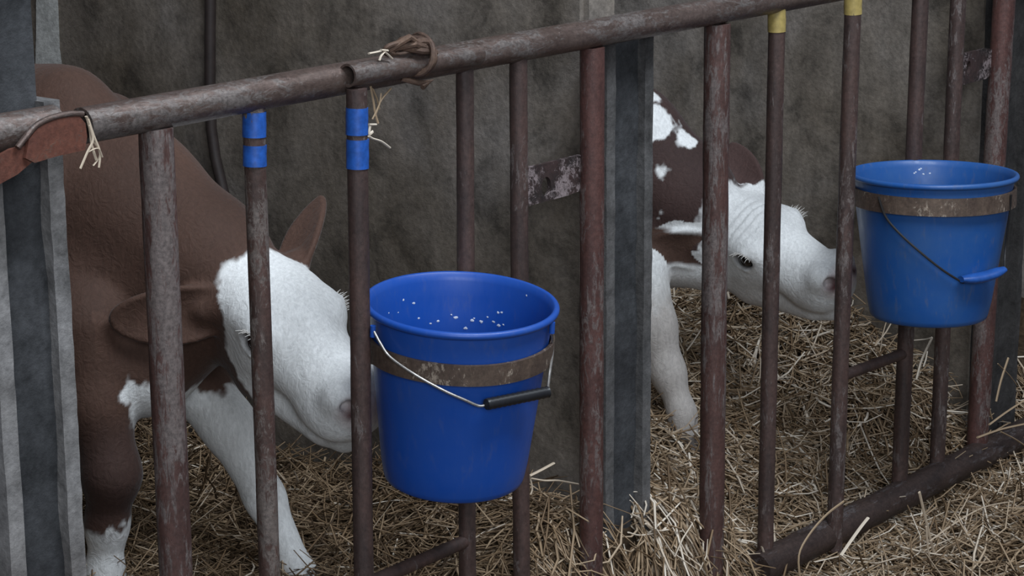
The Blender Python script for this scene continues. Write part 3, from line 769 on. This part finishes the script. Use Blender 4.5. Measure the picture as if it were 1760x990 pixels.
    for e in ears:
        base = H(*e['base']); a = np.array(e['dir'], float); a /= np.linalg.norm(a)
        Fd.cone(base - a * .03, base + a * .022, .032 * s, .022 * s, .02)
        Fd.leaf(base, a, e['open'], e['L'], e['W'], .0075, e.get('cup', 5.), .014, e.get('blunt', .6))
    V, Q = Fd.mesh()
    base_loc = np.array([bx, by + .4 * bs, g])
    me = bpy.data.meshes.new('calf'); nv, nf = len(V), len(Q)
    me.vertices.add(nv); me.vertices.foreach_set('co', (V - base_loc).reshape(-1).astype(np.float32))
    me.loops.add(nf * 4); me.loops.foreach_set('vertex_index', Q.reshape(-1).astype(np.int32))
    me.polygons.add(nf); me.polygons.foreach_set('loop_start', (np.arange(nf) * 4).astype(np.int32)); me.polygons.foreach_set('loop_total', np.full(nf, 4, np.int32))
    me.update(); me.validate()
    me.polygons.foreach_set('use_smooth', [True] * len(me.polygons))
    local = (V - O) @ HM / s
    EM = []
    for e in ears:
        base = H(*e['base']); a = np.array(e['dir'], float); a /= np.linalg.norm(a); c = np.array(e['open'], float); c -= a * (a @ c); c /= np.linalg.norm(c); bb = np.cross(c, a)
        D = V - base; t = D @ a / e['L']; bq = D @ bb; cq = D @ c
        wq = cq - e.get('cup', 5.) * bq ** 2 * (1 - .4 * np.clip(t, 0, 1)) + .15 * e['L'] * (np.clip(t, 0, 1) - .3) ** 2
        EM.append((np.where((np.abs(bq) < e['W'] + .014) & (np.abs(wq) < .019) & (t < 1.15), t, -1), bq / e['W'], cq))
    if wrinkle:
        ph = hashnoise3(local, 28, 9) * 5
        k = np.exp(-((local[:, 0] + .035) / .04) ** 2) * (local[:, 2] > .01) * (local[:, 1] < .03) * np.clip((.085 + local[:, 1]) / .03, 0, 1)
        V = V + w[None, :] * (.0022 * wrinkle * np.sin(local[:, 0] * 2 * math.pi / .017 + ph) * k)[:, None]
        me.vertices.foreach_set('co', (V - base_loc).reshape(-1).astype(np.float32))
    col = coat(V, local, EM)
    at = me.color_attributes.new('coat', 'FLOAT_COLOR', 'POINT')
    at.data.foreach_set('color', np.concatenate([col, np.ones((nv, 1))], 1).reshape(-1).astype(np.float32))
    me.materials.append(M_COAT)
    o = bpy.data.objects.new('calf', me); COL.objects.link(o); o.location = tuple(base_loc); tag(o, label, 'calf')
    for q in (-1, 1):
        b = MB(); c = H(.002, q * .0645, .000); r_ = .0215 * s; n1, n2 = 14, 24
        for i in range(n1 + 1):
            for j in range(n2):
                ph = math.pi * i / n1; th = 2 * math.pi * j / n2; b.v.append(tuple(c + r_ * np.array([math.sin(ph) * math.cos(th), math.sin(ph) * math.sin(th), math.cos(ph)])))
        for i in range(n1):
            for j in range(n2): b.f.append((i * n2 + j, i * n2 + (j + 1) % n2, (i + 1) * n2 + (j + 1) % n2, (i + 1) * n2 + j))
        b.build('eye', M_EYE, o)
        b = MB()
        for i in range(18):
            t = i / 17 - .5; p0 = H(.003 + t * .036, q * .083, .020 - .03 * t * t); p1 = H(.004 + t * .046, q * (.091 + .008 * (i % 3 == 0)), .028 - .02 * abs(t) - .003 * (i % 2))
            b.path([p0, (p0 + p1) / 2 + w * .002, p1], [.0010, .0008, .0004], 5)
        b.build('eyelash', M_LASH, o)
    return o

WHITE = np.array([.80, .80, .79]); BROWN = np.array([.078, .041, .029]); DBROWN = np.array([.046, .026, .023]); PINK = np.array([.50, .29, .28])
def blend(col, mask, c): return col * (1 - mask[:, None]) + np.array(c)[None, :] * mask[:, None]
def soft(x, e=.004): return np.clip(.5 + x / (2 * e), 0, 1)
def blobs(V, L):
    d = np.full(len(V), -9.)
    for c, r in L: d = np.maximum(d, r - np.linalg.norm(V - np.array(c), axis=1))
    return d
def nose_and_lids(col, L):
    m = soft(.026 - np.sqrt(((L[:, 0] - .190) / .8) ** 2 + ((L[:, 1]) / 1.7) ** 2 + (L[:, 2] + .016) ** 2), .014) * .65
    col = blend(col, m, PINK)
    for q in (-1, 1):
        d = np.sqrt((L[:, 0] - .197) ** 2 + (L[:, 1] - q * .036) ** 2 + (L[:, 2] + .006) ** 2); col = blend(col, soft(.019 - d, .006), (.075, .022, .022))
        d = np.sqrt(((L[:, 0] - .002) / 1.3) ** 2 + (L[:, 1] - q * .078) ** 2 + (L[:, 2]) ** 2); col = blend(col, soft(.018 - d, .005) * .85, (.06, .035, .03))
    return col

# ---- brown calf
O1 = (.5425, .279, .834); u1 = np.array((-.114, -.901, -.419)); w1 = np.array((-.228, -.387, .893)); s1 = 1.10
bx1, by1, g1 = .50, .78, .27; bs1 = 1.07
def coat1(V, L, EM):
    n = hashnoise3(V, 45, 1) * .022 + hashnoise3(V, 130, 2) * .012
    col = np.tile(BROWN, (len(V), 1)); col = col * (1 + .5 * hashnoise3(V, 9, 3))[:, None]
    front = L[:, 0] + .064 + np.clip(L[:, 2], 0, .045) * 1.2 + n * .6 - np.maximum(-L[:, 2] - .06, 0) * .9
    near = np.linalg.norm(V - np.array(O1), axis=1) < .30
    face = (soft(front) * near) * (np.abs(L[:, 1]) < .125)
    col = blend(col, face, WHITE)
    for t, bq, cq in EM: col = blend(col, soft(t - .06 + n, .01), BROWN * 1.05)
    legL = soft(np.minimum(.66 - V[:, 2] + n, V[:, 0] - .50 + n)) * (V[:, 1] < .72)
    col = blend(col, legL, WHITE * np.array([.80, .79, .78]))
    sock = soft(.475 + n * 2.2 - V[:, 2]); col = blend(col, sock, WHITE)
    col = blend(col, soft(blobs(V, [(onX(238, 672, .42), .060), (onX(300, 690, .50), .07), (onX(215, 665, .42), .04)]) + n), WHITE * .95)
    dk = soft(np.minimum(.66 - V[:, 2], V[:, 2] - .475 - n * 2.2) + n, .03) * (V[:, 0] < .46) * .6
    col = blend(col, dk, DBROWN)
    hoof = soft(g1 + .035 - V[:, 2]); col = blend(col, hoof, (.05, .04, .035))
    return nose_and_lids(col, L)
PX1 = lambda x, y, X: onX(x, y, X)
legs1 = [([PX1(150, 560, .37), PX1(165, 690, .36), PX1(192, 815, .36), PX1(184, 900, .36), PX1(180, 985, .36), np.array([.36, PX1(180, 985, .36)[1] - .02, g1 + .03])], [.075, .058, .047, .034, .030, .034]),
         ([PX1(300, 610, .60), PX1(392, 730, .62), PX1(455, 855, .635), PX1(512, 985, .64), np.array([.65, PX1(512, 985, .64)[1] - .03, g1 + .03])], [.070, .047, .033, .028, .033])]
neck1 = [([(.50, .82, 1.01), (.515, .66, .99), (.545, .50, .91), (.56, .42, .87)], [.17, .14, .112, .085]),
         ([(.50, .80, 1.14), (.52, .62, 1.055), (.55, .47, .94)], [.075, .056, .05]),
         ([(.50, .66, .86), (.53, .52, .82)], [.14, .10])]
ears1 = [dict(base=(-.105, -.072, -.012), dir=RW @ np.array((-.93, .13, -.20)), open=RW @ np.array((.05, .30, -.95)), L=.180, W=.052, cup=6., blunt=.42),
         dict(base=(-.105, .070, -.004), dir=RW @ np.array((.22, -.85, .48)), open=RW @ np.array((-.55, -.35, -.75)), L=.175, W=.040, cup=5.)]
calf(O1, u1, w1, s1, bx1, by1, g1, bs1, legs1, neck1, ears1, coat1, 'brown calf with a white face reaching its muzzle between bars to the near bucket',
     [((.46, .58, .74), (.11, .11, .10))])

# ---- pied calf in the second pen
O2 = (2.04, .279, .711); u2 = np.array((-.121, -.974, -.189)); w2 = np.array((-.425, -.121, .897)); s2 = 1.09
bx2, by2, g2 = 1.985, .78, .28; bs2 = .93
PX2 = lambda x, y, X: onX(x, y, X)
def coat2(V, L, EM):
    n = hashnoise3(V, 45, 4) * .022 + hashnoise3(V, 130, 5) * .012
    col = np.tile(DBROWN * 1.15, (len(V), 1)); col = col * (1 + .5 * hashnoise3(V, 9, 6))[:, None]
    near = np.linalg.norm(V - np.array(O2), axis=1) < .30
    front = L[:, 0] + .085 + np.clip(L[:, 2], 0, .04) * .8 + n * .6
    col = blend(col, soft(front) * near * (np.abs(L[:, 1]) < .125), WHITE)
    col = blend(col, soft(.69 + n - V[:, 2] + .12 * sstep(.55, .9, V[:, 1])), WHITE * .9)
    sp = [(PX2(1122, 150, 1.98), .035), (PX2(1135, 205, 1.96), .040), (PX2(1120, 212, 1.96), .045), (PX2(1170, 210, 1.985), .030), (PX2(1180, 235, 2.0), .025), (PX2(1136, 268, 1.90), .036), (PX2(1130, 285, 1.90), .03),
          (PX2(1190, 410, 1.90), .045), (PX2(1190, 455, 1.90), .05), (PX2(1150, 490, 1.90), .06), (PX2(1130, 385, 1.88), .03), (PX2(1282, 300, 2.13), .03)]
    col = blend(col, soft(blobs(V, sp) + n), WHITE)
    (ta, ba, ca), (tb, b2_, c2_) = EM
    col = blend(col, soft(ta - .05 + n, .01), BROWN * .8); col = blend(col, soft(ta - .05, .01) * soft(np.abs(ba) - .80 + n * 4, .1), WHITE * .9)
    col = blend(col, soft(tb - .16 + n * 2, .01), DBROWN * 1.5)
    leg_ = soft(np.minimum(.60 - V[:, 2] + n * 2, .30 - np.linalg.norm(V[:, :2] - np.array([1.87, .45]), axis=1)), .05); col = blend(col, leg_, (.46, .42, .39))  # near foreleg in dull cream: shade under the body painted in, plus dirt
    hoof = soft(g2 + .0 - V[:, 2]); col = blend(col, hoof, (.12, .10, .09))
    return nose_and_lids(col, L)
legs2 = [([PX2(1095, 470, 1.885), PX2(1122, 560, 1.88), PX2(1148, 640, 1.88), PX2(1172, 710, 1.88), PX2(1180, 742, 1.88) - np.array([0, 0, .035])], [.070, .050, .036, .028, .033]),
         ([(2.08, .80, .62), (2.085, .79, .54), (2.09, .80, .42), (2.09, .79, .31)], [.07, .048, .030, .030])]
neck2 = [([(1.985, .80, .93), (2.00, .66, .88), (2.03, .50, .78), (2.045, .42, .735)], [.165, .14, .105, .08]),
         ([(1.985, .76, 1.02), (2.0, .60, .94), (2.035, .46, .82)], [.07, .06, .055])]
neck2.append(([(1.99, .66, .73), (2.01, .54, .675), (2.03, .44, .645)], [.12, .085, .07]))
ears2 = [dict(base=(-.105, -.072, -.012), dir=RW @ np.array((-.92, .0, -.10)), open=RW @ np.array((.1, .45, -.9)), L=.14, W=.047, cup=6.),
         dict(base=(-.100, .066, .018), dir=RW @ np.array((-.26, -.85, .46)), open=RW @ np.array((-.35, -.3, -.85)), L=.165, W=.046, cup=5.)]
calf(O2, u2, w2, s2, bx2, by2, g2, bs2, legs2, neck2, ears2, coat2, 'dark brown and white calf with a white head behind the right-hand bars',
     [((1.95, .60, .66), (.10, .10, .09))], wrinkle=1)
